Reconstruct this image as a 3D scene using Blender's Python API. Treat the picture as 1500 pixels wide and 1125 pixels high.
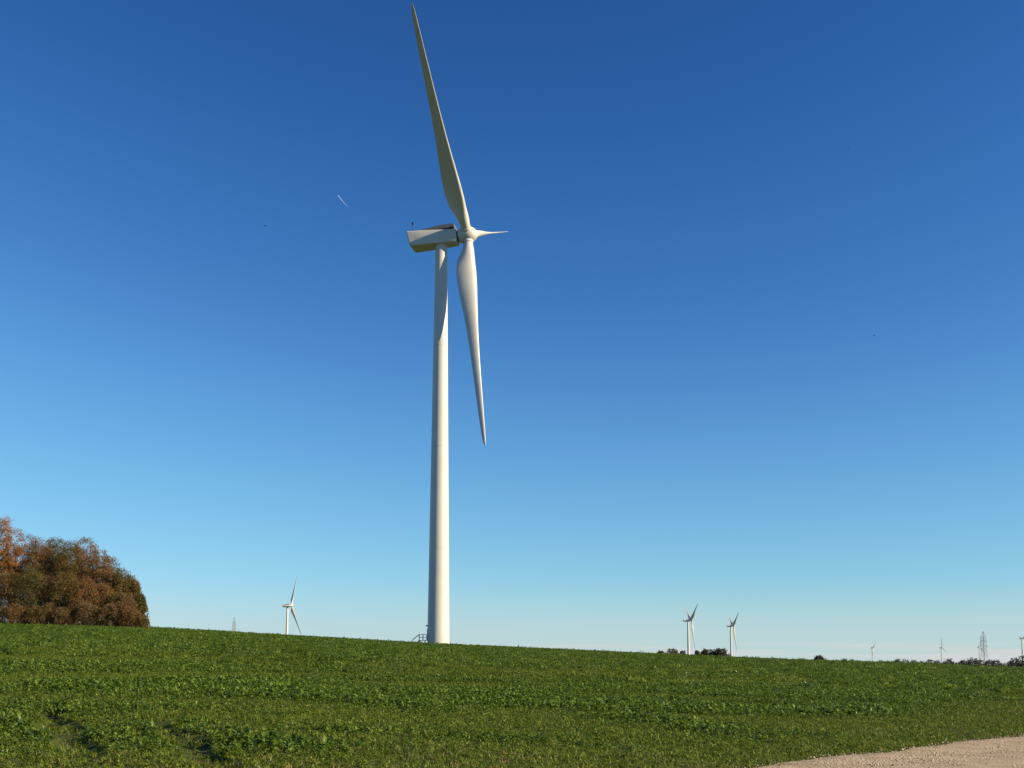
import bpy, math
import numpy as np
from mathutils import Vector, Matrix

R = math.radians
scene = bpy.context.scene
for o in list(bpy.data.objects):
    bpy.data.objects.remove(o)
COL = scene.collection

# ------------------------------------------------------------------ camera
EYE = 1.65
FPX = 1600.0            # focal length in photo pixels (photo 1500 x 1125)
PITCH = R(6.5)
HORIZON = 968.0         # photo row of eye level
Y0 = HORIZON - FPX * math.tan(PITCH)
cam = bpy.data.cameras.new('camera')
cam.sensor_width = 36.0
cam.lens = 36.0 * FPX / 1500.0
cam.shift_y = (Y0 - 562.5) / 1500.0
cam.clip_start = 0.1
cam.clip_end = 60000
co = bpy.data.objects.new('camera', cam)
co.location = (0, 0, EYE)
co.rotation_euler = (R(90) + PITCH, 0, 0)
COL.objects.link(co)
scene.camera = co

# ------------------------------------------------------------------ light
SUN_AZ = R(106.5)         # clockwise from +Y
SUN_EL = R(26)
world = bpy.data.worlds.new('World')
scene.world = world
world.use_nodes = True
nt = world.node_tree
nt.nodes.clear()
sky = nt.nodes.new('ShaderNodeTexSky')
sky.sky_type = 'NISHITA'
sky.sun_disc = False
sky.sun_elevation = SUN_EL
sky.sun_rotation = SUN_AZ
sky.altitude = 100
sky.air_density = 1.0
sky.dust_density = 0.0
sky.ozone_density = 2.2
EXPOSURE = 0.9
SKY_STRENGTH = 0.107
def wn(t, **k):
    n = nt.nodes.new(t)
    for q, v in k.items(): setattr(n, q, v)
    return n
# the camera's colour rendering of the sky: one tone curve per channel, the same over the whole dome
sc = wn('ShaderNodeVectorMath', operation='SCALE'); sc.inputs['Scale'].default_value = SKY_STRENGTH
cu = wn('ShaderNodeRGBCurve')
CURVES = (((.0, .0), (.089, .021), (.119, .036), (.159, .064), (.223, .118), (.474, .30), (.738, .47), (1.0, .66)),
          ((.0, .0), (.159, .098), (.209, .155), (.27, .225), (.367, .355), (.624, .61), (.753, .69), (1.0, .86)),
          ((.0, .0), (.283, .318), (.356, .435), (.434, .545), (.527, .68), (.624, .78), (1.0, 1.08)))
cu.mapping.use_clip = False
cu.mapping.clip_max_x = 4; cu.mapping.clip_max_y = 4
cu.mapping.extend = 'EXTRAPOLATED'
for ch, pts in zip(cu.mapping.curves, CURVES):
    ch.points[0].location = pts[0]; ch.points[1].location = pts[-1]
    for p in pts[1:-1]: ch.points.new(*p)
cu.mapping.update()
# thin pale cloud bank lying low over the horizon
tc = wn('ShaderNodeTexCoord')
sx = wn('ShaderNodeSeparateXYZ')
vs = wn('ShaderNodeVectorMath', operation='MULTIPLY'); vs.inputs[1].default_value = (5, 5, 130)
nz = wn('ShaderNodeTexNoise'); nz.inputs['Scale'].default_value = 1.0; nz.inputs['Detail'].default_value = 4
m1 = wn('ShaderNodeMapRange', interpolation_type='SMOOTHSTEP'); m1.inputs['From Min'].default_value = 0.075; m1.inputs['From Max'].default_value = 0.004
m2 = wn('ShaderNodeMapRange', interpolation_type='SMOOTHSTEP'); m2.inputs['From Min'].default_value = 0.42; m2.inputs['From Max'].default_value = 0.62; m2.inputs['To Min'].default_value = 0.82
mm = wn('ShaderNodeMath', operation='MULTIPLY')
mk = wn('ShaderNodeMath', operation='MULTIPLY'); mk.inputs[1].default_value = 0.9
mx = wn('ShaderNodeMix', data_type='RGBA'); mx.inputs[7].default_value = (.51, .665, .695, 1)
s2 = wn('ShaderNodeVectorMath', operation='SCALE'); s2.inputs['Scale'].default_value = 1 / SKY_STRENGTH
bg = wn('ShaderNodeBackground'); bg.inputs['Strength'].default_value = SKY_STRENGTH / 2 ** EXPOSURE
wo = wn('ShaderNodeOutputWorld')
L_ = nt.links.new
L_(sky.outputs[0], sc.inputs[0]); L_(sc.outputs[0], cu.inputs['Color'])
L_(tc.outputs['Generated'], sx.inputs[0]); L_(tc.outputs['Generated'], vs.inputs[0]); L_(vs.outputs[0], nz.inputs['Vector'])
L_(sx.outputs['Z'], m1.inputs['Value']); L_(nz.outputs['Fac'], m2.inputs['Value'])
L_(m1.outputs[0], mm.inputs[0]); L_(m2.outputs[0], mm.inputs[1]); L_(mm.outputs[0], mk.inputs[0]); L_(mk.outputs[0], mx.inputs[0])
m3 = wn('ShaderNodeMapRange', interpolation_type='SMOOTHSTEP'); m3.inputs['From Min'].default_value = 0.017; m3.inputs['From Max'].default_value = 0.011
m4 = wn('ShaderNodeMapRange', interpolation_type='SMOOTHSTEP'); m4.inputs['From Min'].default_value = 0.40; m4.inputs['From Max'].default_value = 0.58; m4.inputs['To Max'].default_value = 0.85
m5 = wn('ShaderNodeMath', operation='MULTIPLY')
mw = wn('ShaderNodeMix', data_type='RGBA'); mw.inputs[7].default_value = (.66, .67, .68, 1)
L_(sx.outputs['Z'], m3.inputs['Value']); L_(nz.outputs['Fac'], m4.inputs['Value']); L_(m3.outputs[0], m5.inputs[0]); L_(m4.outputs[0], m5.inputs[1]); L_(m5.outputs[0], mw.inputs[0])
L_(cu.outputs[0], mx.inputs[6]); L_(mx.outputs[2], mw.inputs[6]); L_(mw.outputs[2], s2.inputs[0]); L_(s2.outputs[0], bg.inputs['Color'])
L_(bg.outputs[0], wo.inputs['Surface'])
sun = bpy.data.lights.new('sun', 'SUN')
sun.energy = 5.0
sun.angle = R(0.53)
sun.color = (1.0, 0.82, 0.52)
so = bpy.data.objects.new('sun', sun)
SDIR = Vector((math.sin(SUN_AZ) * math.cos(SUN_EL), math.cos(SUN_AZ) * math.cos(SUN_EL), math.sin(SUN_EL)))
so.rotation_euler = SDIR.to_track_quat('Z', 'Y').to_euler()
so.location = (60, -60, 60)
COL.objects.link(so)
scene.view_settings.view_transform = 'Standard'
scene.view_settings.look = 'None'
scene.view_settings.exposure = EXPOSURE
scene.view_settings.gamma = 1.0

# ------------------------------------------------------------------ helpers
def ray(X, Y):
    cx, cy = (X - 750.0) / FPX, (Y0 - Y) / FPX
    return np.array([cx, math.cos(PITCH) - cy * math.sin(PITCH), math.sin(PITCH) + cy * math.cos(PITCH)])

def at(X, Y, depth):
    d = ray(X, Y)
    s = depth / d[1]
    return Vector((d[0] * s, depth, EYE + d[2] * s))

class MB:
    def __init__(s):
        s.v, s.f = [], []
    def add(s, vs, fs):
        b = len(s.v)
        s.v += [tuple(p) for p in vs]
        s.f += [tuple(i + b for i in f) for f in fs]
    def box(s, c, d, M=None):
        x, y, z = d[0] / 2, d[1] / 2, d[2] / 2
        vs = [Vector((c[0] + sx * x, c[1] + sy * y, c[2] + sz * z)) for sz in (-1, 1) for sx, sy in ((-1, -1), (1, -1), (1, 1), (-1, 1))]
        if M is not None:
            vs = [M @ p for p in vs]
        s.add(vs, [(3, 2, 1, 0), (4, 5, 6, 7), (0, 1, 5, 4), (1, 2, 6, 5), (2, 3, 7, 6), (3, 0, 4, 7)])
    def tube(s, pts, rad, n=8, caps=True):
        pts = [Vector(p) for p in pts]
        if not hasattr(rad, '__len__'):
            rad = [rad] * len(pts)
        rings = []
        for i, p in enumerate(pts):
            t = (pts[min(i + 1, len(pts) - 1)] - pts[max(i - 1, 0)]).normalized()
            a = Vector((0, 0, 1)) if abs(t.z) < 0.9 else Vector((1, 0, 0))
            e1 = t.cross(a).normalized(); e2 = t.cross(e1)
            rings.append([p + (e1 * math.cos(2 * math.pi * k / n) + e2 * math.sin(2 * math.pi * k / n)) * rad[i] for k in range(n)])
        vs = [q for r in rings for q in r]
        fs = [(i * n + k, (i + 1) * n + k, (i + 1) * n + (k + 1) % n, i * n + (k + 1) % n) for i in range(len(pts) - 1) for k in range(n)]
        if caps:
            fs += [tuple(range(n)), tuple(range((len(pts) - 1) * n, len(pts) * n))[::-1]]
        s.add(vs, fs)
    def loft(s, rings, cap0=True, cap1=True):
        n = len(rings[0])
        vs = [q for r in rings for q in r]
        fs = [(i * n + k, i * n + (k + 1) % n, (i + 1) * n + (k + 1) % n, (i + 1) * n + k) for i in range(len(rings) - 1) for k in range(n)]
        if cap0: fs.append(tuple(range(n))[::-1])
        if cap1: fs.append(tuple(range((len(rings) - 1) * n, len(rings) * n)))
        s.add(vs, fs)
    def mesh(s, name, mat, smooth=False, angle=None):
        m = bpy.data.meshes.new(name)
        m.from_pydata(s.v, [], s.f)
        import bmesh
        bm = bmesh.new(); bm.from_mesh(m)
        bmesh.ops.recalc_face_normals(bm, faces=bm.faces)
        bm.to_mesh(m); bm.free()
        if mat is not None: m.materials.append(mat)
        if smooth:
            m.shade_smooth()
            if angle: m.set_sharp_from_angle(angle=R(angle))
        m.update()
        return m

def link(name, mesh, parent=None, M=None):
    o = bpy.data.objects.new(name, mesh)
    COL.objects.link(o)
    if parent is not None:
        o.parent = parent
    if M is not None:
        o.matrix_local = M
    return o

def empty(name, loc=(0, 0, 0), rz=0.0):
    o = bpy.data.objects.new(name, None)
    o.empty_display_size = 0.5
    o.location = loc
    o.rotation_euler = (0, 0, rz)
    COL.objects.link(o)
    return o

def tag(o, label, cat, group=None):
    o['label'] = label; o['category'] = cat
    if group: o['group'] = group
    return o

def material(name, col, rough=0.6, noise=None, spec=0.5, bump=None):
    """noise = (scale, second colour, contrast lo, hi); bump = (scale, strength, distance)"""
    m = bpy.data.materials.new(name); m.use_nodes = True
    t = m.node_tree; b = t.nodes['Principled BSDF']
    b.inputs['Base Color'].default_value = (*col, 1)
    b.inputs['Roughness'].default_value = rough
    b.inputs['Specular IOR Level'].default_value = spec
    tc = t.nodes.new('ShaderNodeTexCoord')
    if noise:
        n = t.nodes.new('ShaderNodeTexNoise'); n.inputs['Scale'].default_value = noise[0]; n.inputs['Detail'].default_value = 6
        n.inputs['Roughness'].default_value = 0.65
        r = t.nodes.new('ShaderNodeValToRGB')
        r.color_ramp.elements[0].position = noise[2]; r.color_ramp.elements[0].color = (*col, 1)
        r.color_ramp.elements[1].position = noise[3]; r.color_ramp.elements[1].color = (*noise[1], 1)
        t.links.new(tc.outputs['Object'], n.inputs['Vector'])
        t.links.new(n.outputs['Fac'], r.inputs['Fac'])
        t.links.new(r.outputs['Color'], b.inputs['Base Color'])
    if bump:
        n2 = t.nodes.new('ShaderNodeTexNoise'); n2.inputs['Scale'].default_value = bump[0]; n2.inputs['Detail'].default_value = 8
        bu = t.nodes.new('ShaderNodeBump'); bu.inputs['Strength'].default_value = bump[1]; bu.inputs['Distance'].default_value = bump[2]
        t.links.new(tc.outputs['Object'], n2.inputs['Vector'])
        t.links.new(n2.outputs['Fac'], bu.inputs['Height'])
        t.links.new(bu.outputs['Normal'], b.inputs['Normal'])
    return m

def leaf_material(name, c0, c1, rough=0.45, trans=0.25, attr=None, spec=0.5):
    """leaf: colour varies per instance (Object Info random) or by the leaf colour attribute; some light passes through"""
    m = bpy.data.materials.new(name); m.use_nodes = True
    t = m.node_tree; b = t.nodes['Principled BSDF']; out = t.nodes['Material Output']
    b.inputs['Roughness'].default_value = rough
    b.inputs['Specular IOR Level'].default_value = spec
    if attr:
        a = t.nodes.new('ShaderNodeAttribute'); a.attribute_name = attr
        csock = a.outputs['Color']
    else:
        oi = t.nodes.new('ShaderNodeObjectInfo')
        mx = t.nodes.new('ShaderNodeMix'); mx.data_type = 'RGBA'
        mx.inputs[6].default_value = (*c0, 1); mx.inputs[7].default_value = (*c1, 1)
        t.links.new(oi.outputs['Random'], mx.inputs[0])
        csock = mx.outputs[2]
    tr = t.nodes.new('ShaderNodeBsdfTranslucent')
    ms = t.nodes.new('ShaderNodeMixShader'); ms.inputs[0].default_value = trans
    t.links.new(csock, b.inputs['Base Color']); t.links.new(csock, tr.inputs['Color'])
    t.links.new(b.outputs[0], ms.inputs[1]); t.links.new(tr.outputs[0], ms.inputs[2])
    t.links.new(ms.outputs[0], out.inputs['Surface'])
    return m

rng = np.random.default_rng(7)

def vnoise(x, y, seed=0):
    """smooth value noise in 0..1 for numpy arrays"""
    xi, yi = np.floor(x).astype(np.int64), np.floor(y).astype(np.int64)
    fx, fy = x - xi, y - yi
    fx = fx * fx * (3 - 2 * fx); fy = fy * fy * (3 - 2 * fy)
    def h(i, j):
        n = (i * 374761393 + j * 668265263 + seed * 1442695041) & 0x7fffffff
        n = ((n ^ (n >> 13)) * 1274126177) & 0x7fffffff
        return ((n ^ (n >> 16)) & 0xffff) / 65535.0
    a = h(xi, yi) * (1 - fx) + h(xi + 1, yi) * fx
    b = h(xi, yi + 1) * (1 - fx) + h(xi + 1, yi + 1) * fx
    return a * (1 - fy) + b * fy

def sstep(a, b, x):
    t = np.clip((x - a) / (b - a), 0, 1)
    return t * t * (3 - 2 * t)

# ------------------------------------------------------------------ terrain
SKX = np.array([-700, -300, 0, 215, 420, 620, 800, 950, 1200, 1380, 1500, 1900, 2400], float)
SKY_ = np.array([905, 910, 914, 920, 932, 943.5, 952, 959, 969.5, 975, 981, 986, 990], float)   # field skyline, photo rows (leaf tops ride above)
CRX = np.array([-700, 215, 420, 640, 950, 1200, 1500, 2400], float)
CRD = np.array([215, 215, 205, 204, 190, 165, 130, 110], float)                         # distance of the crest
uu = np.linspace(-1.0, 1.0, 801)
def smooth(a, k=41):
    p = np.pad(a, k // 2, mode='edge')
    return np.convolve(p, np.ones(k) / k, 'valid')
SK_T = smooth((HORIZON - np.interp(750 + FPX * uu, SKX, SKY_)) / FPX)
CR_T = smooth(np.interp(750 + FPX * uu, CRX, CRD))

LANES = []
def terrain(x, y):
    x = np.asarray(x, float); y = np.asarray(y, float)
    u = np.clip(x / np.maximum(y, 12.0), -1, 1)
    rc = np.interp(u, uu, CR_T); sk = np.interp(u, uu, SK_T)
    zc = EYE + sk * rc
    yy = np.maximum(y, 0)
    near = zc * np.minimum(yy, rc) / rc
    far_lvl = -20.0 + 18.0 * sstep(-0.12, -0.26, u)
    # a rounded brow, then the land falls away
    d = np.maximum(yy - rc, 0)
    fall = (far_lvl - zc) * (1 - np.exp(-(d / 420.0) ** 1.25))
    z = near + fall
    z = z - 0.035 * np.maximum(yy - 2500, 0) * 0.15
    back = np.minimum(y, 0)
    z = z + 0.004 * back * 0
    und = 0.10 * (vnoise(x / 9.0, y / 9.0, 3) - 0.5) * sstep(14, 40, y) * (y < 400)
    for bx_, by_, dz_, br_ in KNOLLS:
        z = z + dz_ * np.exp(-((x - bx_) ** 2 + (y - by_) ** 2) / br_ ** 2)
    return z + und + lanes(x, y) * -0.09
KNOLLS = []

def ground_hit(X, Y):
    d = ray(X, Y)
    lo, hi = 3.0, 400.0
    s = np.linspace(3, 400, 8000)
    px, py, pz = d[0] * s, d[1] * s, EYE + d[2] * s
    below = pz < terrain(px, py)
    i = int(np.argmax(below))
    return np.array([px[i], py[i]])

def lanes(x, y, w=0.0):
    v = np.zeros(np.broadcast(x, y).shape)
    for a, b in LANES:
        d = b - a; L = np.hypot(*d); n = np.array([-d[1], d[0]]) / L
        s = ((x - a[0]) * d[0] + (y - a[1]) * d[1]) / L
        q = np.abs((x - a[0]) * n[0] + (y - a[1]) * n[1]) + 0.25 * (vnoise(s / 1.3, s * 0 + 3.0, 8) - 0.5)
        v = np.maximum(v, sstep(0.36 + w, 0.14 + w, q) * sstep(-1.5, 0.5, s) * sstep(L + 1.5, L - 0.5, s))
    return v
_l = [(ground_hit(70, 1045), ground_hit(128, 1112)), (ground_hit(232, 1060), ground_hit(318, 1120))]
LANES = _l

HUB_H = 79.6
OVER = 5.5
# far turbines: photo column and row of the hub, distance, rotor yaw against the line of sight, first blade, label
FAR = [(427, 887.5, 1400, 24, 28, 'distant turbine between the small lattice mast and the large turbine'),
       (1013.5, 909, 1520, -14, -61, 'taller of the two turbines beside the dark rounded copse'),
       (1075, 917, 1850, -14, -61, 'smaller right-hand turbine of the pair beside the dark rounded copse'),
       (1279, 949.5, 5100, -24, -50, 'tiny turbine above the reddish scrub, leftmost of the far right row'),
       (1380.5, 949, 4700, 25, 0, 'tiny turbine standing left of the grey lattice mast on the right'),
       (1436, 948, 4300, 30, 15, 'tiny turbine in front of the grey lattice mast'),
       (1499, 936, 3200, -35, -50, 'turbine cut off by the right edge of the picture')]
FAR_BASE = []
for X, hy, dep, ry, ph, lab in FAR:
    h = at(X, hy, dep)
    az = math.atan2(h.x, h.y) + R(90 + ry)
    FAR_BASE.append((Vector((h.x - math.sin(az) * OVER, h.y - math.cos(az) * OVER, h.z - HUB_H)), az))
# lattice masts: photo column, row of the top, distance, height, label
MASTS = [(343.5, 904, 1500, 42.0, 'small grey lattice pylon on the horizon left of the large turbine'),
         (1440, 925, 1300, 46.0, 'grey lattice pylon rising behind the hedge at the right edge')]
MAST_BASE = []
for X, ty, dep, hh, lab in MASTS:
    q = at(X, ty, dep); MAST_BASE.append(Vector((q.x, q.y, q.z - hh)))
_k = [(b.x, b.y, b.z - float(terrain(b.x, b.y)), 160.0) for b, az in FAR_BASE] + [(b.x, b.y, b.z - float(terrain(b.x, b.y)), 110.0) for b in MAST_BASE]
KNOLLS = _k
PA = ground_hit(1132, 1123)          # far edge of the gravel track, two points
PB = ground_hit(1500, 1080)
PD = (PB - PA) / np.hypot(*(PB - PA))
PN = np.array([-PD[1], PD[0]])       # pointing into the field
def path_dist(x, y):
    s = (x - PA[0]) * PD[0] + (y - PA[1]) * PD[1]
    e = 0.45 * (vnoise(s / 1.1, s * 0 + 5.5, 12) - 0.5) + 0.22 * (vnoise(s / 0.3, s * 0 + 9.5, 13) - 0.5)
    return (x - PA[0]) * PN[0] + (y - PA[1]) * PN[1] + e

M_ground = material('field_turf', (0.045, 0.066, 0.014), 0.95, (0.9, (0.075, 0.078, 0.024), 0.42, 0.66), 0.1, (6, 0.8, 0.06))
ang = np.concatenate([np.radians(np.linspace(-38, 38, 305)), np.radians(np.linspace(38, 322, 95))[1:-1]])
rad = np.concatenate([[0.6], np.geomspace(1.5, 260, 210), np.geomspace(275, 9000, 60)])
A, RR = np.meshgrid(ang, rad)
gx, gy = RR * np.sin(A), RR * np.cos(A)
gz = terrain(gx, gy)
nA, nR = len(ang), len(rad)
V = np.stack([gx, gy, gz], -1).reshape(-1, 3)
V = np.vstack([V, [[0, 0, 0]]])
idx = np.arange(nA * nR).reshape(nR, nA)
F = []
for i in range(nR - 1):
    a, b = idx[i], idx[i + 1]
    F += list(zip(a.tolist(), np.roll(a, -1).tolist(), np.roll(b, -1).tolist(), b.tolist()))
F += [(nA * nR, idx[0][(k + 1) % nA], idx[0][k]) for k in range(nA)]
gm = bpy.data.meshes.new('ground'); gm.from_pydata(V.tolist(), [], [tuple(int(q) for q in f[::-1]) for f in F]); gm.materials.append(M_ground); gm.shade_smooth()
go = link('ground', gm); go['kind'] = 'structure'

# gravel track
M_path = material('sandy_gravel', (0.305, 0.24, 0.16), 0.95, (2.2, (0.445, 0.362, 0.258), 0.38, 0.66), 0.15, (28, 1.0, 0.06))
PW = 4.6
ss = np.linspace(-16, 34, 420)
rows = []
for w in (0, 0.12, 0.35, 0.9, 1.7, 2.6, 3.5, 4.25, PW):
    e = 0.0
    x = PA[0] + PD[0] * ss - PN[0] * w
    y = PA[1] + PD[1] * ss - PN[1] * w
    if w < 0.2:
        off = 0.45 * (vnoise(ss / 1.1, ss * 0 + 5.5, 12) - 0.5) + 0.22 * (vnoise(ss / 0.3, ss * 0 + 9.5, 13) - 0.5)
        x -= PN[0] * off; y -= PN[1] * off
    rut = 0.03 * (math.exp(-((w - 1.2) / 0.35) ** 2) + math.exp(-((w - 3.2) / 0.35) ** 2))
    z = terrain(x, y) + (0.012 if w in (0, PW) else 0.055) - rut + 0.012 * (vnoise(x * 2, y * 2, 31) - 0.5)
    rows.append(np.stack([x, y, z], -1))
P = np.stack(rows).reshape(-1, 3); n = len(ss)
pm = bpy.data.meshes.new('gravel_path')
pm.from_pydata(P.tolist(), [], [(j * n + i, (j + 1) * n + i, (j + 1) * n + i + 1, j * n + i + 1) for j in range(len(rows) - 1) for i in range(n - 1)])
pm.materials.append(M_path); pm.shade_smooth()
po = link('gravel_path', pm); po['kind'] = 'structure'

# ------------------------------------------------------------------ wind turbines
M_white = material('turbine_paint', (0.54, 0.535, 0.515), 0.42, (0.35, (0.50, 0.495, 0.475), 0.45, 0.7), 0.4)
M_blade = material('blade_gelcoat', (0.53, 0.525, 0.51), 0.38, (0.25, (0.49, 0.485, 0.465), 0.45, 0.7), 0.45)
M_joint = material('joint_paint', (0.525, 0.52, 0.50), 0.45, (0.6, (0.455, 0.45, 0.43), 0.4, 0.7), 0.4)
M_hood = material('hood_painted_shade', (0.10, 0.115, 0.14), 0.55, (1.5, (0.08, 0.095, 0.115), 0.4, 0.7), 0.3)  # dark blue-grey holds the shade on the roof hood, painted into its colour
M_dark = material('dark_steel', (0.035, 0.036, 0.04), 0.55, (4, (0.06, 0.058, 0.055), 0.45, 0.7), 0.4)
M_galv = material('galvanised_steel', (0.27, 0.29, 0.31), 0.5, (3, (0.20, 0.215, 0.23), 0.4, 0.7), 0.5)

BL = 43.2
HUB_Z = 1.38
NAC_Z = HUB_H - HUB_Z           # nacelle floor = tower top

def naca(n=13):
    xs = (1 - np.cos(np.linspace(0, math.pi, n))) / 2
    yt = 5 * (0.2969 * np.sqrt(xs) - 0.1260 * xs - 0.3516 * xs ** 2 + 0.2843 * xs ** 3 - 0.1036 * xs ** 4)
    up = list(zip(xs, yt)); lo = list(zip(xs[1:-1], -yt[1:-1]))[::-1]
    return np.array(up + lo)          # LE..TE upper, then back along the lower side
AF = naca()
def blade_mesh(name, beta0=88.0, twist=22.0):
    mb = MB(); rings = []
    cr = np.array([0.0, 0.02, 0.038, 0.075, 0.12, 0.175, 0.25, 0.35, 0.45, 0.55, 0.65, 0.75, 0.85, 0.93, 0.97, 0.99, 1.0])
    cc = np.array([1.75, 1.75, 1.85, 2.6, 3.55, 3.9, 3.65, 2.90, 2.25, 1.82, 1.52, 1.28, 1.02, 0.80, 0.62, 0.38, 0.10])
    th = np.array([1.0, 1.0, 0.95, 0.62, 0.42, 0.33, 0.29, 0.25, 0.23, 0.21, 0.20, 0.19, 0.18, 0.18, 0.18, 0.18, 0.18])
    for fr in np.concatenate([np.linspace(0, 0.3, 22), np.linspace(0.3, 0.9, 26)[1:], np.linspace(0.9, 1.0, 10)[1:]]):
        c = np.interp(fr, cr, cc); t = np.interp(fr, cr, th)
        k = float(sstep(0.02, 0.13, fr))                        # circle -> aerofoil
        be = R(beta0 + twist * (1 - np.interp(fr, [0, 0.15, 0.4, 0.7, 1], [0, 0.03, 0.55, 0.85, 1.0])))
        r = []
        m = len(AF)
        for i, (ax, ay) in enumerate(AF):
            th_ = 2 * math.pi * i / m
            cxx, cyy = 0.5 + 0.0, 0.0
            circ = np.array([0.5 - 0.5 * math.cos(th_), 0.5 * math.sin(th_)])
            camb = 0.025 * 4 * ax * (1 - ax)
            foil = np.array([ax, ay * t + camb])
            p = circ * (1 - k) + foil * k
            pit = 0.5 * (1 - k) + 0.31 * k
            le = (pit - p[0]) * c                                 # + towards the leading edge
            su = p[1] * c
            # local frame: x = direction of rotation, -y = rotor axis (upwind), z = span
            ct, ca = math.cos(be), math.sin(be)
            X = le * ct + su * ca
            Aax = le * ca - su * ct + 1.15 * fr ** 1.6
            r.append((X, -Aax, 0.6 + fr * (BL + 0.8 - 0.6)))
        rings.append(r)
    mb.loft(rings)
    return mb.mesh(name, M_blade, True, 50)
ME_blade = blade_mesh('blade')

mb = MB(); n = 48
prof = [(0, 2.10), (0.2, 2.09), (20, 1.86), (40, 1.62), (60, 1.39), (NAC_Z - 0.35, 1.17), (NAC_Z - 0.3, 1.24), (NAC_Z + 0.1, 1.24)]
mb.loft([[(r * math.cos(2 * math.pi * k / n), r * math.sin(2 * math.pi * k / n), z) for k in range(n)] for z, r in prof])
ME_tower = mb.mesh('tower', M_white, True, 40)

def rsec(hw, z0, z1, ch_lo, ch_hi):
    """nacelle section: half width, floor, roof, lower and upper corner chamfers"""
    return [(-hw + ch_lo, z0), (hw - ch_lo, z0), (hw - ch_lo * .3, z0 + ch_lo * .3), (hw, z0 + ch_lo), (hw, z1 - ch_hi), (hw - ch_hi * .3, z1 - ch_hi * .3),
            (hw - ch_hi, z1), (-hw + ch_hi, z1), (-hw + ch_hi * .3, z1 - ch_hi * .3), (-hw, z1 - ch_hi), (-hw, z0 + ch_lo), (-hw + ch_lo * .3, z0 + ch_lo * .3)]
# nacelle frame: x along the shaft (front +), z up, origin on the tower axis at the floor
mb = MB()
def nac_ring(x, hw, z0, z1, lo, hi, slant=0.0):
    return [(x - slant * (z - 0.0) / 3.3, y, z) for y, z in rsec(hw, z0, z1, lo, hi)]
mb.loft([nac_ring(-5.85, 1.5, 0.12, 2.82, .25, .2, .62), nac_ring(-5.6, 1.62, 0.0, 2.95, .3, .22, .62), nac_ring(-3.0, 1.68, 0, 2.93, .3, .22, 0.15), nac_ring(3.2, 1.72, 0.0, 2.75, .3, .22), nac_ring(3.45, 1.55, 0.18, 2.6, .35, .3)])
mb.v = [(x, y * (1.0 - .05 * x), z - (0.035 + 0.011 * z) * x) for x, y, z in mb.v]      # the casing sits nearly level on the tilted shaft
ME_nac = mb.mesh('nacelle', M_white, True, 25)
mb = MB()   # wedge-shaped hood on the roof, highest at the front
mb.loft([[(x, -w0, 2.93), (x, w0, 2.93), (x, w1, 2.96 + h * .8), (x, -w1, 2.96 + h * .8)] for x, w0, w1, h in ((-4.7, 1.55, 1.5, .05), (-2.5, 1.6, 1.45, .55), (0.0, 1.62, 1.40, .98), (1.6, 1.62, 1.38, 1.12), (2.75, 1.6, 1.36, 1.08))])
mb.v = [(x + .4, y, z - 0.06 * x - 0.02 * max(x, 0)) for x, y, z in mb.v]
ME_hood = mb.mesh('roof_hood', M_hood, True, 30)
mb = MB()
for dy in (-0.28, 0.28):
    mb.tube([(-5.55, dy, 3.3), (-5.45, dy * .3, 4.75)], 0.06, 6)
mb.tube([(-5.75, 0, 3.3), (-5.5, 0, 4.3)], 0.05, 6)
mb.box((-5.43, 0, 4.85), (0.34, 0.34, 0.28)); mb.tube([(-5.2, 0.1, 3.35), (-5.2, 0.1, 3.95)], 0.09, 6)
mb.v = [(x, y, z - 0.05 + max(0, z - 3.4) * .55) for x, y, z in mb.v]
ME_mast = mb.mesh('weather_mast', M_dark)
mb = MB()
mb.tube([(3.4, 0, HUB_Z), (4.3, 0, HUB_Z)], 1.1, 28)
ME_shaft = mb.mesh('main_bearing', M_dark, True, 40)
mb = MB(); n = 32
# spinner: body with a blunt nose (x along the shaft, origin = rotor centre)
sp = [(-1.75, 1.25), (-1.65, 1.40), (-1.1, 1.52), (-0.6, 1.62), (0.1, 1.66), (0.7, 1.55), (1.2, 1.28), (1.6, 0.92), (1.85, 0.55), (1.95, 0.18)]
mb.loft([[(x, r * math.cos(2 * math.pi * k / n), r * math.sin(2 * math.pi * k / n)) for k in range(n)] for x, r in sp])
ME_hub = mb.mesh('spinner', M_blade, True, 50)
mb = MB()
mb.tube([(0, 0, 0.9), (0, 0, 1.78)], 1.02, 24)
ME_collar = mb.mesh('blade_collar', M_blade, True, 40)

def turbine(base, axis_az, phi, label, big=False, tilt=R(5)):
    """axis_az: azimuth the rotor faces (clockwise from +Y); phi: angle of the first blade from upright"""
    root = empty('wind_turbine', base)
    tw = link('tower', ME_tower, root)
    a = Vector((math.sin(axis_az) * math.cos(tilt), math.cos(axis_az) * math.cos(tilt), math.sin(tilt)))
    v = Vector((-math.cos(axis_az), math.sin(axis_az), 0))        # horizontal, in the rotor plane
    u = a.cross(v)
    Mn = Matrix((a, v, u)).transposed().to_4x4(); Mn.translation = Vector((0, 0, NAC_Z - 0.02))
    nac = link('nacelle', ME_nac, root, Mn)
    I = Matrix.Identity(4)
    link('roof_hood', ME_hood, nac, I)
    if big:
        link('weather_mast', ME_mast, nac, I)
        link('main_bearing', ME_shaft, nac, I)
    Mh = Mn.copy(); Mh.translation = Mn @ Vector((OVER, 0, HUB_Z))
    hub = link('hub', ME_hub, root, Mh)
    for k in range(3):
        ph = phi + k * 2 * math.pi / 3
        d = u * math.cos(ph) + v * math.sin(ph)
        t = -u * math.sin(ph) + v * math.cos(ph)
        Mb = Matrix((t, -a, d)).transposed().to_4x4(); Mb.translation = Mh.translation
        link('blade', ME_blade, root, Mb)
        if big:
            link('blade_collar', ME_collar, hub, Mh.inverted() @ Mb)
    tag(root, label, 'wind turbine', 'wind turbines')
    return root

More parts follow.
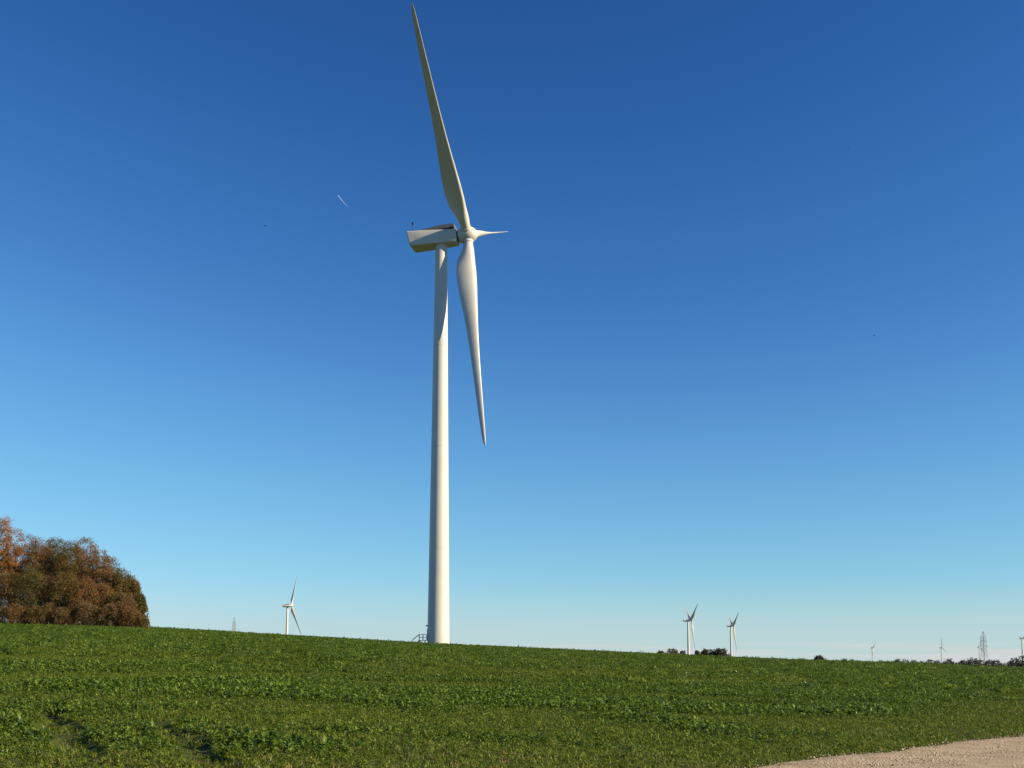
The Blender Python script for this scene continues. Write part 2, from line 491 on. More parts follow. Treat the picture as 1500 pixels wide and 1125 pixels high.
TD = 207.0
tb = at(642, 946, TD)
tb.z = float(terrain(tb.x, tb.y)) - 0.05
main = turbine(tb, R(90 + 11.5), R(-52.5), 'large white wind turbine towering over the green field', True)
tower = [c for c in main.children if c.name.startswith('tower')][0]
# entrance platform with stair on the left of the tower foot
mb = MB(); mb.box((-2.85, 0, 1.0), (1.6, 1.5, 0.10)); 
for sx in (-3.5, -2.5):
    for sy in (-.6, .6): mb.tube([(sx, sy, -.3), (sx, sy, 1.0)], .05, 6)
link('entrance_platform', mb.mesh('entrance_platform', M_dark), tower)
for sy in (-.7, .7):
    mb = MB()
    for sx in (-3.6, -2.9, -2.2): mb.tube([(sx, sy, 1.0), (sx, sy, 2.1)], .045, 6)
    for z in (1.55, 2.1): mb.tube([(-3.62, sy, z), (-2.05, sy, z)], .045, 6)
    mb.tube([(-3.6, sy, 2.1), (-5.0, sy, .95)], .045, 6); mb.tube([(-5.0, sy, .95), (-5.0, sy, -.2)], .045, 6)
    link('railing', mb.mesh('railing', M_galv), tower)
mb = MB()
for sy in (-.6, .6): mb.tube([(-3.6, sy, .95), (-5.0, sy, -.2)], .06, 6)
for i in range(5): mb.box((-3.75 - i * .27, 0, .8 - i * .23), (.26, 1.2, .04))
link('stair', mb.mesh('stair', M_dark), tower)
mb = MB(); mb.box((-2.04, 0, 2.1), (.16, .95, 2.1)); link('door', mb.mesh('door', M_galv), tower)
mb = MB(); mb.box((-2.2, 0, 3.75), (.32, .3, .25)); mb.tube([(-2.0, 0, 3.85), (-2.2, 0, 3.85)], .05, 6); link('door_lamp', mb.mesh('door_lamp', M_dark), tower)
for zj in (18.5, 38.0, 58.0):
    rj = float(np.interp(zj, [p[0] for p in prof], [p[1] for p in prof])); mb = MB()
    mb.loft([[(r * math.cos(2 * math.pi * k / 48), r * math.sin(2 * math.pi * k / 48), zj + dz) for k in range(48)] for r, dz in ((rj - .02, -.09), (rj + .018, -.07), (rj + .018, .07), (rj - .02, .09))])
    link('section_joint', mb.mesh('section_joint', M_joint, True, 40), tower)

for (X, hy, dep, ry, ph, lab), (b, az) in zip(FAR, FAR_BASE):
    turbine(b, az, R(ph), lab)

# ------------------------------------------------------------------ lattice pylons
def pylon(base, h, label, yaw, slim=1.0):
    root = empty('lattice_pylon', base, yaw)
    mb = MB()
    def hw(z):
        return np.interp(z, [0, h * .5, h * .86, h], [4.6 * slim, 2.5 * slim, 1.9 * slim, 0.15])
    lv = [0, h * .16, h * .3, h * .42, h * .52, h * .6, h * .68, h * .77, h * .86, h]
    cn = ((-1, -1), (1, -1), (1, 1), (-1, 1))
    for (ax, ay) in cn:
        mb.tube([(ax * hw(z), ay * hw(z), z) for z in lv], 0.17, 4)
    for z0, z1 in zip(lv[:-1], lv[1:]):
        for k in range(4):
            p, q = cn[k], cn[(k + 1) % 4]
            mb.tube([(p[0] * hw(z0), p[1] * hw(z0), z0), (q[0] * hw(z1), q[1] * hw(z1), z1)], 0.10, 4)
            mb.tube([(q[0] * hw(z0), q[1] * hw(z0), z0), (p[0] * hw(z1), p[1] * hw(z1), z1)], 0.10, 4)
            mb.tube([(p[0] * hw(z1), p[1] * hw(z1), z1), (q[0] * hw(z1), q[1] * hw(z1), z1)], 0.08, 4)
    link('lattice_body', mb.mesh('lattice_body', M_galv), root)
    for z, w in ((h * .62, 6.4 * slim), (h * .74, 5.4 * slim), (h * .86, 4.2 * slim)):
        for sx in (-1, 1):
            mb = MB()
            for sy in (-1, 1):
                mb.tube([(sx * hw(z), sy * hw(z), z), (sx * w, 0, z + .25)], .13, 4)
                mb.tube([(sx * hw(z + 1.8), sy * hw(z + 1.8), z + 1.8), (sx * w, 0, z + .25)], .11, 4)
            mb.tube([(sx * w, 0, z + .3), (sx * w, 0, z - 1.3)], .14, 5)
            link('cross_arm', mb.mesh('cross_arm', M_galv), root)
    tag(root, label, 'pylon', 'lattice pylons')
for (X, ty, dep, hh, lab), b, yw in zip(MASTS, MAST_BASE, (R(62), R(25))):
    pylon(b, hh, lab, yw, .7 if X < 700 else .9)

# ------------------------------------------------------------------ trees
M_bark = material('bark', (0.075, 0.058, 0.045), 0.9, (5, (0.045, 0.037, 0.03), 0.4, 0.65), 0.2, (12, 0.6, 0.05))
M_leaf = leaf_material('autumn_leaves', (0, 0, 0), (0, 0, 0), 0.7, 0.32, attr='leaf_colour', spec=0.25)
PAL = {
    'orange': [(.27, .115, .03), (.31, .15, .038), (.20, .09, .026), (.14, .10, .03)],
    'rust': [(.175, .092, .034), (.155, .095, .034), (.21, .115, .04), (.11, .085, .03)],
    'olive': [(.125, .095, .028), (.155, .108, .032), (.095, .082, .024), (.19, .098, .03)],
    'brown': [(.165, .105, .048), (.14, .085, .038), (.195, .128, .06), (.105, .08, .032)],
    'green': [(.085, .08, .024), (.105, .092, .028), (.07, .066, .02), (.15, .09, .03)],
    'pink': [(.22, .15, .115), (.18, .12, .09), (.15, .10, .07), (.20, .095, .045)],
    'scrub': [(.095, .062, .042), (.08, .058, .04), (.07, .06, .036), (.12, .072, .045)],
    'dusk': [(.07, .064, .06), (.095, .082, .074), (.058, .056, .05), (.13, .105, .092)],
    'dark': [(.05, .048, .033), (.068, .055, .04), (.042, .044, .028), (.085, .06, .042)],
}
def tree(name, X, topY, depth, width, pal, label, cat, group=None, leaves=5200, leaf=0.26, low=0.0, bare=0.0, seed=0):
    g = np.random.default_rng(1000 + seed)
    top = at(X, topY, depth)
    gz_ = float(terrain(top.x, top.y))
    h = max(top.z - gz_, 1.2)
    root = empty(name, (top.x, top.y, gz_ - 0.05))
    rx = width / 2
    z0 = h * low
    # limbs
    mb = MB()
    tr = max(0.05, h * 0.017)
    tp = [Vector((g.normal() * .02 * h * k, g.normal() * .02 * h * k, h * .82 * k)) for k in np.linspace(0, 1, 6)]
    mb.tube(tp, [tr * (1.25 - 1.1 * k) for k in np.linspace(0, 1, 6)], 7)
    nl = 11 if h > 5 else 7
    tips = []
    for i in range(nl):
        k = g.uniform(.22, .8); p0 = Vector((0, 0, h * .82 * k)); az = i * 2.4 + g.normal() * .4
        ln = rx * g.uniform(.6, 1.0) * (1.15 - .5 * k)
        p1 = p0 + Vector((math.cos(az) * ln * .5, math.sin(az) * ln * .5, ln * .45))
        p2 = p0 + Vector((math.cos(az) * ln, math.sin(az) * ln, ln * g.uniform(.7, 1.2)))
        p2.z = min(p2.z, h * .97)
        mb.tube([p0, p1, p2], [tr * .5, tr * .3, tr * .08], 5); tips.append(p2)
        for j in range(5):
            q = p1.lerp(p2, g.uniform(0, 1)); d = Vector((g.normal(), g.normal(), abs(g.normal()) + .4)).normalized() * rx * g.uniform(.25, .55)
            e = q + d; e.z = min(e.z, h * 1.0)
            mb.tube([q, e], [tr * .16, tr * .05], 4); tips.append(e)
    if bare > 0:
        for j in range(int(60 * bare)):
            az = g.uniform(0, 6.28); rr = rx * math.sqrt(g.uniform(0, 1)) * .95
            q = Vector((math.cos(az) * rr * .5, math.sin(az) * rr * .5, h * g.uniform(.5, .8)))
            e = Vector((math.cos(az) * rr, math.sin(az) * rr, h * min(1.0, g.uniform(.78, 1.02) - .12 * (rr / rx) ** 2)))
            mb.tube([q, q.lerp(e, .55) + Vector((g.normal(), g.normal(), g.normal())) * .12, e], [.028, .02, .01], 3)
    link('trunk', mb.mesh('trunk', M_bark, True), root)
    # crown: many clumps of leaf-sized faces through the volume
    nc = int(50 + 40 * rx)
    cz = z0 + (h - z0) * np.minimum(g.uniform(0, 1, nc) ** .9, .965)
    rel = (cz - z0) / (h - z0)
    prof = np.sqrt(np.clip(1 - np.abs((rel - .30) / .76) ** 2.6, 0.02, 1))
    az = g.uniform(0, 2 * math.pi, nc); rr = rx * prof * np.sqrt(g.uniform(.12, 1, nc)) * g.uniform(.82, 1.12, nc)
    C = np.stack([rr * np.cos(az), rr * np.sin(az), cz], -1)
    C = np.vstack([C, np.array([t[:] for t in tips])])
    keep = np.ones(len(C), bool)
    if bare > 0: keep = ~((C[:, 2] > h * .62) & (g.uniform(0, 1, len(C)) < bare))
    C = C[keep]; nc = len(C)
    cs = g.uniform(.35, .85, nc) * min(1.0, .35 + rx * .22)
    ci = g.choice(nc, leaves, p=cs ** 2 / np.sum(cs ** 2))
    P = C[ci] + g.normal(size=(leaves, 3)) * (cs[ci] * .62)[:, None] * np.array([1, 1, .8])
    rr_ = np.hypot(P[:, 0], P[:, 1]) / max(rx, .5)
    lim = h * (1 - .30 * np.minimum(rr_, 1.4) ** 2 + .05 * g.normal(size=leaves))      # rounded, ragged top
    P[:, 2] = np.where(P[:, 2] > lim, lim - np.abs(g.normal(size=leaves)) * .16 * h, P[:, 2])
    P[:, 2] = np.maximum(P[:, 2], 0.08)
    a1 = g.normal(size=(leaves, 3)); a1 /= np.linalg.norm(a1, axis=1)[:, None]
    a2 = np.cross(a1, g.normal(size=(leaves, 3))); a2 /= np.linalg.norm(a2, axis=1)[:, None]
    sz = leaf * g.uniform(.55, 1.25, leaves)
    q1 = a1 * (sz * .5)[:, None]; q2 = a2 * (sz * .33)[:, None]
    V = np.stack([P - q1, P + q2, P + q1, P - q2], 1).reshape(-1, 3)
    m = bpy.data.meshes.new('crown')
    m.from_pydata(V.tolist(), [], np.arange(leaves * 4).reshape(-1, 4).tolist())
    cols = np.array(PAL[pal])
    pick = g.choice(len(cols), nc, p=np.array([.4, .28, .2, .12]))
    lc = cols[pick][ci] * g.uniform(.7, 1.3, (leaves, 1)) * (1 + .12 * g.normal(size=(leaves, 3)))
    lc = np.clip(np.repeat(lc, 4, 0), .005, .9)
    at_ = m.attributes.new('leaf_colour', 'FLOAT_COLOR', 'POINT')
    at_.data.foreach_set('color', np.hstack([lc, np.ones((len(lc), 1))]).astype(np.float32).ravel())
    m.materials.append(M_leaf)
    link('crown', m, root)
    tag(root, label, cat, group)
    return root

ORD = 'first second third fourth fifth sixth seventh eighth ninth tenth eleventh twelfth thirteenth fourteenth fifteenth'.split()
WOOD = 'trees of the autumn wood on the left'
wood = [(-38, 742, 199, 9, 'orange', 'orange tree just past the left picture edge', 0),
        (0, 752, 198, 8.5, 'orange', 'tallest tree of the wood, bright orange, at the left picture edge', .15),
        (24, 773, 204, 6.5, 'orange', 'orange tree stepping down right of the tallest one', .1),
        (43, 779, 209, 6.2, 'pink', 'thin bare-topped tree behind the orange trees', .5),
        (60, 786, 200, 6.0, 'rust', 'rust tree with dark top left of the middle of the wood', .1),
        (72, 797, 213, 7.5, 'olive', 'olive tree filling the gap behind the dark green tree', 0),
        (112, 800, 213, 7.5, 'brown', 'brown tree filling the gap behind the bare pinkish tree', 0),
        (82, 786, 204, 6.4, 'green', 'dark green tree in the middle of the wood skyline', 0),
        (104, 791, 199, 6.0, 'olive', 'olive tree between the dark green tree and the bare pinkish one', 0),
        (127, 786, 205, 6.6, 'pink', 'pinkish tree with bare twigs at its top', .45),
        (146, 803, 199, 5.6, 'rust', 'rust tree right of the bare pinkish tree', .3),
        (163, 814, 203, 5.2, 'brown', 'brown tree on the falling right shoulder of the wood', .2),
        (178, 831, 198, 4.6, 'olive', 'olive tree fourth from the right end of the wood', 0),
        (191, 841, 202, 4.0, 'brown', 'brown tree third from the right end of the wood', 0),
        (198, 850, 198, 3.0, 'olive', 'olive tree just before the right end of the wood', 0),
        (206, 869, 195, 2.3, 'green', 'narrow dark leafy tree closing the right end of the wood', 0)]
for i, (X, ty, dp, w, pal, lab, ba) in enumerate(wood):
    tree('autumn_tree', X, ty, dp, w, pal, lab, 'tree', WOOD, leaves=int(10500 + 1500 * w), leaf=.21, bare=ba, seed=i, low=.04)
for i, (X, ty, w, pal) in enumerate([(-14, 826, 6.5, 'rust'), (18, 838, 6.5, 'olive'), (46, 828, 6, 'green'), (72, 842, 6, 'brown'), (98, 834, 6, 'olive'), (124, 842, 5.6, 'rust'), (150, 852, 5, 'rust'), (172, 866, 4.2, 'olive'), (186, 868, 3.6, 'brown')]):
    tree('understorey_tree', X, ty, 194 - (i % 3), w, pal, 'shorter tree in the front row of the wood, %s from the left' % ORD[i], 'tree', 'shorter trees in front of the wood', leaves=10500, leaf=.2, seed=40 + i)
for i, X in enumerate([-16, 4, 22, 40, 57, 75, 92, 110, 128, 145, 161, 176, 190, 202, 209]):
    tree('brown_bush', X, 880 + (i * 7 % 11) + (12 if X > 200 else 0), 189.5 + (i % 2), 3.6 if X < 200 else 2.0, ['brown', 'brown', 'rust', 'brown', 'olive'][i % 5], 'dull bush along the foot of the autumn wood, %s from the left' % ORD[i], 'bush', 'bushes along the foot of the wood', leaves=5200, leaf=.17, seed=70 + i)

# far copses, scrub and the tree row on the right
for i, (X, ty, dp, wpx, pal, lab) in enumerate([
        (968, 953.5, 450, 20, 'scrub', 'low reddish bush at the left end of the far thicket left of the taller turbine'),
        (984, 949.5, 455, 30, 'scrub', 'highest reddish bush of the far thicket left of the taller turbine'),
        (1000, 953.5, 450, 17, 'scrub', 'small reddish bush just left of the taller paired turbine foot'),
        (1021, 953, 460, 12, 'dark', 'narrow dark bush just right of the taller paired turbine foot'),
        (1037, 950, 462, 30, 'dark', 'left half of the dark rounded copse between the paired turbines'),
        (1056, 950, 458, 34, 'dark', 'right half of the dark rounded copse between the paired turbines'),
        (1200, 960.5, 430, 22, 'dark', 'single dark round bush on the skyline right of the paired turbines')]):
    tree('far_bush', X, ty - 0.6, dp, wpx * dp / FPX, pal, lab, 'bush', 'bushes on the far skyline', leaves=11000, leaf=.5, seed=100 + i)
for i, X in enumerate([1236, 1250, 1290, 1302, 1314, 1326, 1338, 1350, 1362, 1373]):
    tree('scrub_bush', X, 964.5 + (i * 5 % 4) * .8 + max(0, (X - 1330)) * .03, 400, 19 * 400 / FPX, 'scrub', 'low reddish scrub bush below the tiny turbines, %s from the left' % ORD[i], 'bush', 'reddish scrub line', leaves=2600, leaf=.45, seed=120 + i)
row = [(1388, 964, 17), (1401, 968, 12), (1411, 966.5, 15), (1424, 963, 18), (1435, 966, 14), (1448, 966, 15), (1459, 966, 14), (1471, 970, 16), (1486, 962.5, 20), (1500, 960, 22), (1518, 961, 22), (1540, 963, 24)]
names = ['leftmost grey tree of the hedge row at the right edge', 'second grey tree from the left in the right-hand hedge row', 'third grey tree from the left in the right-hand hedge row', 'tall pale-topped tree left of the pylon in the hedge row', 'dark tree at the foot of the right-hand pylon', 'dark tree just right of the pylon foot in the hedge row', 'small round tree right of the pylon in the hedge row', 'lowest tree in the gap of the right-hand hedge row', 'tall dark tree near the right picture edge', 'dark tree cut by the right picture edge', 'hedge row tree just past the right picture edge', 'hedge row tree far past the right picture edge']
for i, ((X, ty, wpx), lab) in enumerate(zip(row, names)):
    tree('hedgerow_tree', X, ty + 0.2, 425 + (i % 3) * 5, 1.4 * wpx * 425 / FPX, 'dusk', lab, 'tree', 'hedge row at the right edge', leaves=4200, leaf=.5, seed=140 + i, bare=.12)

# ------------------------------------------------------------------ field vegetation
LIB = bpy.data.collections.new('plant_library')          # sources of the scattered ground cover, not in the scene itself
M_crop = leaf_material('crop_leaf', (.055, .112, .010), (.16, .235, .026), .40, .30, spec=.35)
M_grass = leaf_material('grass_blade', (.090, .142, .014), (.17, .205, .027), .6, .3, spec=.2)
M_straw = leaf_material('dry_grass', (.21, .165, .055), (.13, .12, .035), .6, .2)

def leaf_strip(V, F, base, az, pitch, ln, wd, curl, g):
    d = np.array([math.cos(az), math.sin(az), 0]); s = np.array([-math.sin(az), math.cos(az), 0])
    p = np.array(base, float); b = len(V); a = pitch
    prof = (.22, .85, 1.0, .62, .06)
    for i, w in enumerate(prof):
        up = np.array([-d[0] * math.sin(a), -d[1] * math.sin(a), math.cos(a)])
        roll = s * math.cos(.25) 
        V.append(tuple(p + roll * w * wd / 2 + up * .12 * w * wd)); V.append(tuple(p)); V.append(tuple(p - roll * w * wd / 2 + up * .12 * w * wd))
        p = p + (d * math.cos(a) + np.array([0, 0, 1]) * math.sin(a)) * ln / 4
        a -= curl
    for i in range(4):
        r = b + i * 3
        F.append((r, r + 1, r + 4, r + 3)); F.append((r + 1, r + 2, r + 5, r + 4))
def crop_plant(V, F, g, x=0, y=0, s=1.0, nleaf=11):
    hh = g.uniform(.05, .17) * s
    for k in range(nleaf):
        z = hh * (k / nleaf) ** .8
        leaf_strip(V, F, (x + g.normal() * .012, y + g.normal() * .012, z), k * 2.4 + g.normal() * .5, g.uniform(.1, 1.3), g.uniform(.055, .11) * s, g.uniform(.036, .065) * s, g.uniform(.1, .42), g)
def grass_tuft(V, F, g, x=0, y=0, s=1.0, n=18):
    for k in range(n):
        az = g.uniform(0, 6.28); L = g.uniform(.05, .135) * s; w = g.uniform(.004, .008) * s; le = g.uniform(.6, 1.7)
        bx, by = x + g.normal() * .045 * s, y + g.normal() * .045 * s
        d = np.array([math.cos(az), math.sin(az)]); q = np.array([-d[1], d[0]]) * w
        b = len(V)
        le_ = min(le, 1.0); m = (bx + d[0] * L * .3 * le, by + d[1] * L * .3 * le); t = (bx + d[0] * L * .85 * le, by + d[1] * L * .85 * le)
        zt = L * (1 - .6 * le_)
        V += [(bx - q[0], by - q[1], -.01), (bx + q[0], by + q[1], -.01), (m[0] + q[0] * .8, m[1] + q[1] * .8, L * .5), (m[0] - q[0] * .8, m[1] - q[1] * .8, L * .5), (*t, zt)]
        F += [(b, b + 1, b + 2, b + 3), (b + 3, b + 2, b + 4)]
def lib(name, build, mat):
    V, F = [], []
    build(V, F)
    m = bpy.data.meshes.new(name); m.from_pydata(V, [], F); m.materials.append(mat); m.shade_smooth()
    o = bpy.data.objects.new(name, m); LIB_CUR.objects.link(o)
LIBS = {}
g = np.random.default_rng(5)
def newlib(key):
    global LIB_CUR
    LIB_CUR = bpy.data.collections.new(key); LIBS[key] = LIB_CUR
newlib('crop_library')
for i in range(6): lib('crop_plant_%d' % i, lambda V, F: crop_plant(V, F, g, nleaf=11 + i), M_crop)
newlib('crop_patch_library')
for i in range(5):
    def f(V, F):
        for k in range(24): crop_plant(V, F, g, g.uniform(-.62, .62), g.uniform(-.62, .62), g.uniform(.95, 1.45), 8)
    lib('crop_patch_%d' % i, f, M_crop)
newlib('grass_library')
for i in range(5): lib('tuft_%d' % i, lambda V, F: grass_tuft(V, F, g), M_grass)
newlib('grass_patch_library')
for i in range(4):
    def f(V, F):
        for k in range(26): grass_tuft(V, F, g, g.uniform(-.62, .62), g.uniform(-.62, .62), g.uniform(1.0, 1.7), 8)
    lib('tuft_patch_%d' % i, f, M_grass)
newlib('dry_library')
for i in range(4): lib('dry_tuft_%d' % i, lambda V, F: grass_tuft(V, F, g, n=12, s=.8), M_straw)
newlib('pebble_library')
M_peb = leaf_material('pebble', (.20, .155, .11), (.50, .40, .29), .9, 0.0)
for i in range(5):
    def f(V, F):
        import bmesh
        bm = bmesh.new(); bmesh.ops.create_icosphere(bm, subdivisions=1, radius=1)
        k = g.uniform(.6, 1.2, 3)
        for v in bm.verts: v.co = Vector([v.co[j] * k[j] * (1 + .15 * g.normal()) for j in range(3)])
        V += [tuple(v.co) for v in bm.verts]; F += [tuple(v.index for v in q.verts) for q in bm.faces]; bm.free()
    lib('pebble_%d' % i, f, M_peb)

def scatter(name, pts, scl, key, label, tilt=.12):
    n = len(pts)
    m = bpy.data.meshes.new(name); m.from_pydata(pts.tolist(), [], [])
    r = np.stack([rng.normal(0, tilt, n), rng.normal(0, tilt, n), rng.uniform(0, 6.283, n)], -1).astype(np.float32)
    m.attributes.new('rot', 'FLOAT_VECTOR', 'POINT').data.foreach_set('vector', r.ravel())
    m.attributes.new('scl', 'FLOAT', 'POINT').data.foreach_set('value', scl.astype(np.float32))
    m.attributes.new('pick', 'INT', 'POINT').data.foreach_set('value', rng.integers(0, 1000, n).astype(np.int32))
    o = link(name, m)
    t = bpy.data.node_groups.new(name + '_scatter', 'GeometryNodeTree')
    t.interface.new_socket('Geometry', in_out='INPUT', socket_type='NodeSocketGeometry')
    t.interface.new_socket('Geometry', in_out='OUTPUT', socket_type='NodeSocketGeometry')
    gi, gq = t.nodes.new('NodeGroupInput'), t.nodes.new('NodeGroupOutput')
    ci = t.nodes.new('GeometryNodeCollectionInfo'); ci.inputs['Collection'].default_value = LIBS[key]
    ci.inputs['Separate Children'].default_value = True; ci.inputs['Reset Children'].default_value = True
    ip = t.nodes.new('GeometryNodeInstanceOnPoints'); ip.inputs['Pick Instance'].default_value = True
    def na(nm, ty):
        q = t.nodes.new('GeometryNodeInputNamedAttribute'); q.data_type = ty; q.inputs['Name'].default_value = nm
        return q.outputs[0]
    e2r = t.nodes.new('FunctionNodeEulerToRotation')
    t.links.new(gi.outputs[0], ip.inputs['Points']); t.links.new(ci.outputs[0], ip.inputs['Instance'])
    t.links.new(na('pick', 'INT'), ip.inputs['Instance Index'])
    t.links.new(na('rot', 'FLOAT_VECTOR'), e2r.inputs[0]); t.links.new(e2r.outputs[0], ip.inputs['Rotation'])
    t.links.new(na('scl', 'FLOAT'), ip.inputs['Scale']); t.links.new(ip.outputs[0], gq.inputs[0])
    md = o.modifiers.new('scatter', 'NODES'); md.node_group = t
    o['kind'] = 'stuff'; o['label'] = label
    return o

BANDS = [(ground_hit(120, 993), ground_hit(1000, 986), 1.5), (ground_hit(-60, 966), ground_hit(330, 968), 3.0), (ground_hit(640, 1004), ground_hit(1300, 1000), 1.0)]
def crop_mask(x, y):
    n = .5 * vnoise(x / 7 + 3, y / 3.2, 21) + .32 * vnoise(x / 2.6, y / 1.5, 22) + .18 * vnoise(x / 22, y / 12, 23)
    c = .12 + .88 * sstep(.29, .57, n)
    c = np.maximum(c, .6 * lanes(x, y, .7))
    for a, b, w in BANDS:
        d = b - a; L = np.hypot(*d); q = np.abs(((x - a[0]) * -d[1] + (y - a[1]) * d[0]) / L)
        s = ((x - a[0]) * d[0] + (y - a[1]) * d[1]) / L
        c = c * (1 - .85 * sstep(w * 1.6, w * .5, q + 1.2 * (vnoise(s / 4, s * 0, 26) - .5)) * (s > -3) * (s < L + 3))
    c = np.where(y > 95, .3 + .7 * c, c)
    pd = path_dist(x, y)
    return c * sstep(1.6, 6.5, pd + 5.0 * (vnoise(x / 4, y / 3, 24) - .5))
def wedge(density, y0, y1, um=.60):
    n = int(density * um * (y1 * y1 - y0 * y0))
    y = np.sqrt(rng.uniform(y0 * y0, y1 * y1, n)); x = rng.uniform(-um, um, n) * y
    return x, y
def finish(x, y, dz=0.0):
    return np.stack([x, y, terrain(x, y) + dz], -1)
U = lambda n, a=0, b=1: rng.uniform(a, b, n)

x, y = wedge(78, 10.5, 46)
c = crop_mask(x, y) * (1 - .97 * lanes(x, y))
k = U(len(x)) < c * .95 + .05 * (path_dist(x, y) > 1.0) * (1 - lanes(x, y))
hv = .75 + .6 * vnoise(x / 1.6, y / 1.6, 41)
scatter('cover_crop', finish(x[k], y[k]), U(k.sum(), .45, 1.1) * (hv * (.5 + .5 * c))[k], 'crop_library', 'leafy green cover crop on the near part of the field')
x, y = wedge(85, 10, 46)
c = crop_mask(x, y); pd = path_dist(x, y)
k = (U(len(x)) < (.95 - .8 * c)) & ((pd > -.03) | ((pd > -.35) & (U(len(x)) < .22))) & (U(len(x)) > .45 * lanes(x, y))
scatter('grass', finish(x[k], y[k]), U(k.sum(), .45, .95) * (.75 + .5 * vnoise(x / 1.2, y / 1.2, 43))[k], 'grass_library', 'short olive grass between the crop and on the verge', .2)
newlib('weed_library')
M_weed = leaf_material('weed_leaf', (.080, .130, .013), (.155, .19, .025), .5, .3, spec=.25)
for i in range(5): lib('weed_%d' % i, lambda V, F: crop_plant(V, F, g, s=.55, nleaf=9), M_weed)
x, y = wedge(60, 10, 46)
k = (U(len(x)) < .45 + .55 * vnoise(x / 1.1, y / .9, 45)) & (path_dist(x, y) > .05) & (U(len(x)) > .5 * lanes(x, y))
scatter('verge_weeds', finish(x[k], y[k]), U(k.sum(), .45, 1.0), 'weed_library', 'small-leaved weeds among the grass of the verge and field')
x, y = wedge(26, 10, 40)
pd = path_dist(x, y)
dn = vnoise(x / 1.8, y / 1.1, 51) * .6 + vnoise(x / 5, y / 3, 52) * .4
k = (pd > -.3) & (U(len(x)) < .8 * sstep(.48, .7, dn) * sstep(6.5, 2.5, pd) + .10 * sstep(.6, .2, pd) + .006)
scatter('dry_grass', finish(x[k], y[k]), U(k.sum(), .5, 1.15), 'dry_library', 'straw-coloured dry grass on the verge beside the track', .25)
x, y = wedge(1.9, 44, 95); c = crop_mask(x, y); k = U(len(x)) < c
scatter('cover_crop_middle', finish(x[k], y[k]), U(k.sum(), .75, 1.2), 'crop_patch_library', 'leafy green cover crop across the middle of the field')
x, y = wedge(2.0, 44, 95); c = crop_mask(x, y); k = (U(len(x)) < 1.05 - .8 * c) & (path_dist(x, y) > 1)
scatter('grass_middle', finish(x[k], y[k]), U(k.sum(), .8, 1.2), 'grass_patch_library', 'olive grass bands across the middle of the field')
x, y = wedge(1.15, 93, 222, .62); c = crop_mask(x, y); k = U(len(x)) < c
scatter('cover_crop_distance', finish(x[k], y[k]), U(k.sum(), .8, 1.35), 'crop_patch_library', 'leafy green cover crop up to the brow of the field')
x, y = wedge(.75, 93, 222, .62); c = crop_mask(x, y); k = (U(len(x)) < 1.0 - .7 * c)
scatter('grass_distance', finish(x[k], y[k]), U(k.sum(), .8, 1.3), 'grass_patch_library', 'olive grass up to the brow of the field')
# loose stones on the track
nS = 42000
s_, w_ = U(nS, -14, 30), U(nS, -.25, 4.8) 
x, y = PA[0] + PD[0] * s_ - PN[0] * w_, PA[1] + PD[1] * s_ - PN[1] * w_
k = (path_dist(x, y) < .15) & (U(nS) < .35 + .65 * vnoise(x / .8, y / .8, 61))
scatter('loose_gravel', finish(x[k], y[k], .045), (.005 + .015 * U(k.sum()) ** 3), 'pebble_library', 'loose pale stones on the sandy track', 1.0)

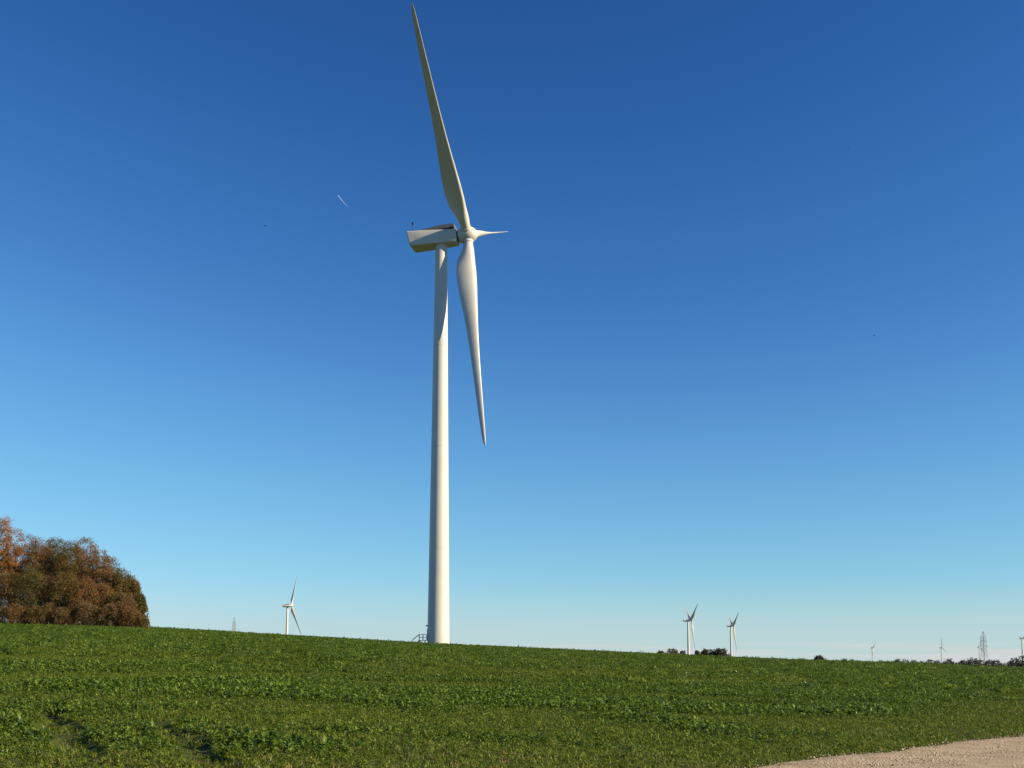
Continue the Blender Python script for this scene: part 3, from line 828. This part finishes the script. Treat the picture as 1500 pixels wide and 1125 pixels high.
# ------------------------------------------------------------------ birds and vapour trail
M_bird = material('bird_plumage', (.012, .012, .014), .6, (6, (.02, .02, .022), .4, .7), .3)
def bird(X, Y, depth, roll, yaw, label):
    p = at(X, Y, depth)
    root = empty('bird', p, yaw); root.rotation_euler = (0, roll, yaw)
    mb = MB()
    st = [(-.30, .01), (-.24, .035), (-.1, .075), (.05, .085), (.15, .05), (.2, .055), (.25, .045), (.30, .012)]
    mb.loft([[(r * math.cos(2 * math.pi * k / 10), yy, r * .85 * math.sin(2 * math.pi * k / 10)) for k in range(10)] for yy, r in st])
    mb.add([(-.03, -.2, .01), (.03, -.2, .01), (.09, -.42, .0), (-.09, -.42, .0), (-.03, -.2, -.01), (.03, -.2, -.01), (.09, -.42, -.008), (-.09, -.42, -.008)], [(0, 1, 2, 3), (7, 6, 5, 4), (0, 4, 5, 1), (1, 5, 6, 2), (2, 6, 7, 3), (3, 7, 4, 0)])
    link('body', mb.mesh('body', M_bird, True), root)
    for sx in (-1, 1):
        mb = MB()
        outl = [(0.04, .13), (.2, .16), (.36, .12), (.46, .0), (.42, -.10), (.25, -.12), (.04, -.10)]
        zz = lambda q: .04 + .16 * q / .46 - .1 * (q / .46) ** 2
        top = [(sx * a, b, zz(a) + .012) for a, b in outl]; bot = [(sx * a, b, zz(a) - .006) for a, b in outl]
        mb.loft([bot, top])
        link('wing', mb.mesh('wing', M_bird), root)
    tag(root, label, 'bird', 'birds in the sky')
bird(388.5, 331, 290, .25, .8, 'dark bird in the blue sky left of the turbine nacelle')
bird(1242, 218, 400, -.2, 2.2, 'highest and faintest dark bird in the upper right sky')
bird(1280.5, 491.5, 360, .3, .2, 'lower dark bird in the right half of the sky')

M_trail = bpy.data.materials.new('vapour'); M_trail.use_nodes = True
t = M_trail.node_tree; t.nodes.clear()
o_ = t.nodes.new('ShaderNodeOutputMaterial'); mxs = t.nodes.new('ShaderNodeMixShader'); tp_ = t.nodes.new('ShaderNodeBsdfTransparent'); df = t.nodes.new('ShaderNodeBsdfTranslucent'); df2 = t.nodes.new('ShaderNodeBsdfDiffuse'); ad = t.nodes.new('ShaderNodeMixShader')
nz_ = t.nodes.new('ShaderNodeTexNoise'); nz_.inputs['Scale'].default_value = .03
mr = t.nodes.new('ShaderNodeMapRange'); mr.inputs['To Min'].default_value = .08; mr.inputs['To Max'].default_value = .30
tcn = t.nodes.new('ShaderNodeTexCoord')
df.inputs[0].default_value = (.85, .87, .9, 1); df2.inputs[0].default_value = (.85, .87, .9, 1)
t.links.new(tcn.outputs['Object'], nz_.inputs['Vector']); t.links.new(nz_.outputs['Fac'], mr.inputs[0]); t.links.new(mr.outputs[0], mxs.inputs[0])
t.links.new(tp_.outputs[0], mxs.inputs[1]); t.links.new(df.outputs[0], ad.inputs[1]); t.links.new(df2.outputs[0], ad.inputs[2]); t.links.new(ad.outputs[0], mxs.inputs[2]); t.links.new(mxs.outputs[0], o_.inputs[0])
p0, p1 = at(495, 286, 20000), at(510, 304, 19600)
mb = MB()
ks = np.linspace(0, 1, 14)
mb.tube([(p1 - p0) * float(k) + Vector((math.sin(k * 9) * 1.5, 0, math.cos(k * 7) * 1.5)) for k in ks], [max(1.0, 10.5 * (1 - k) ** .6 * (1 if k > .02 else .5)) for k in ks], 10)
to = link('vapour_trail', mb.mesh('vapour_trail', M_trail, True)); to.location = p0
tag(to, 'short thin white vapour trail high in the sky left of the turbine', 'vapour trail')
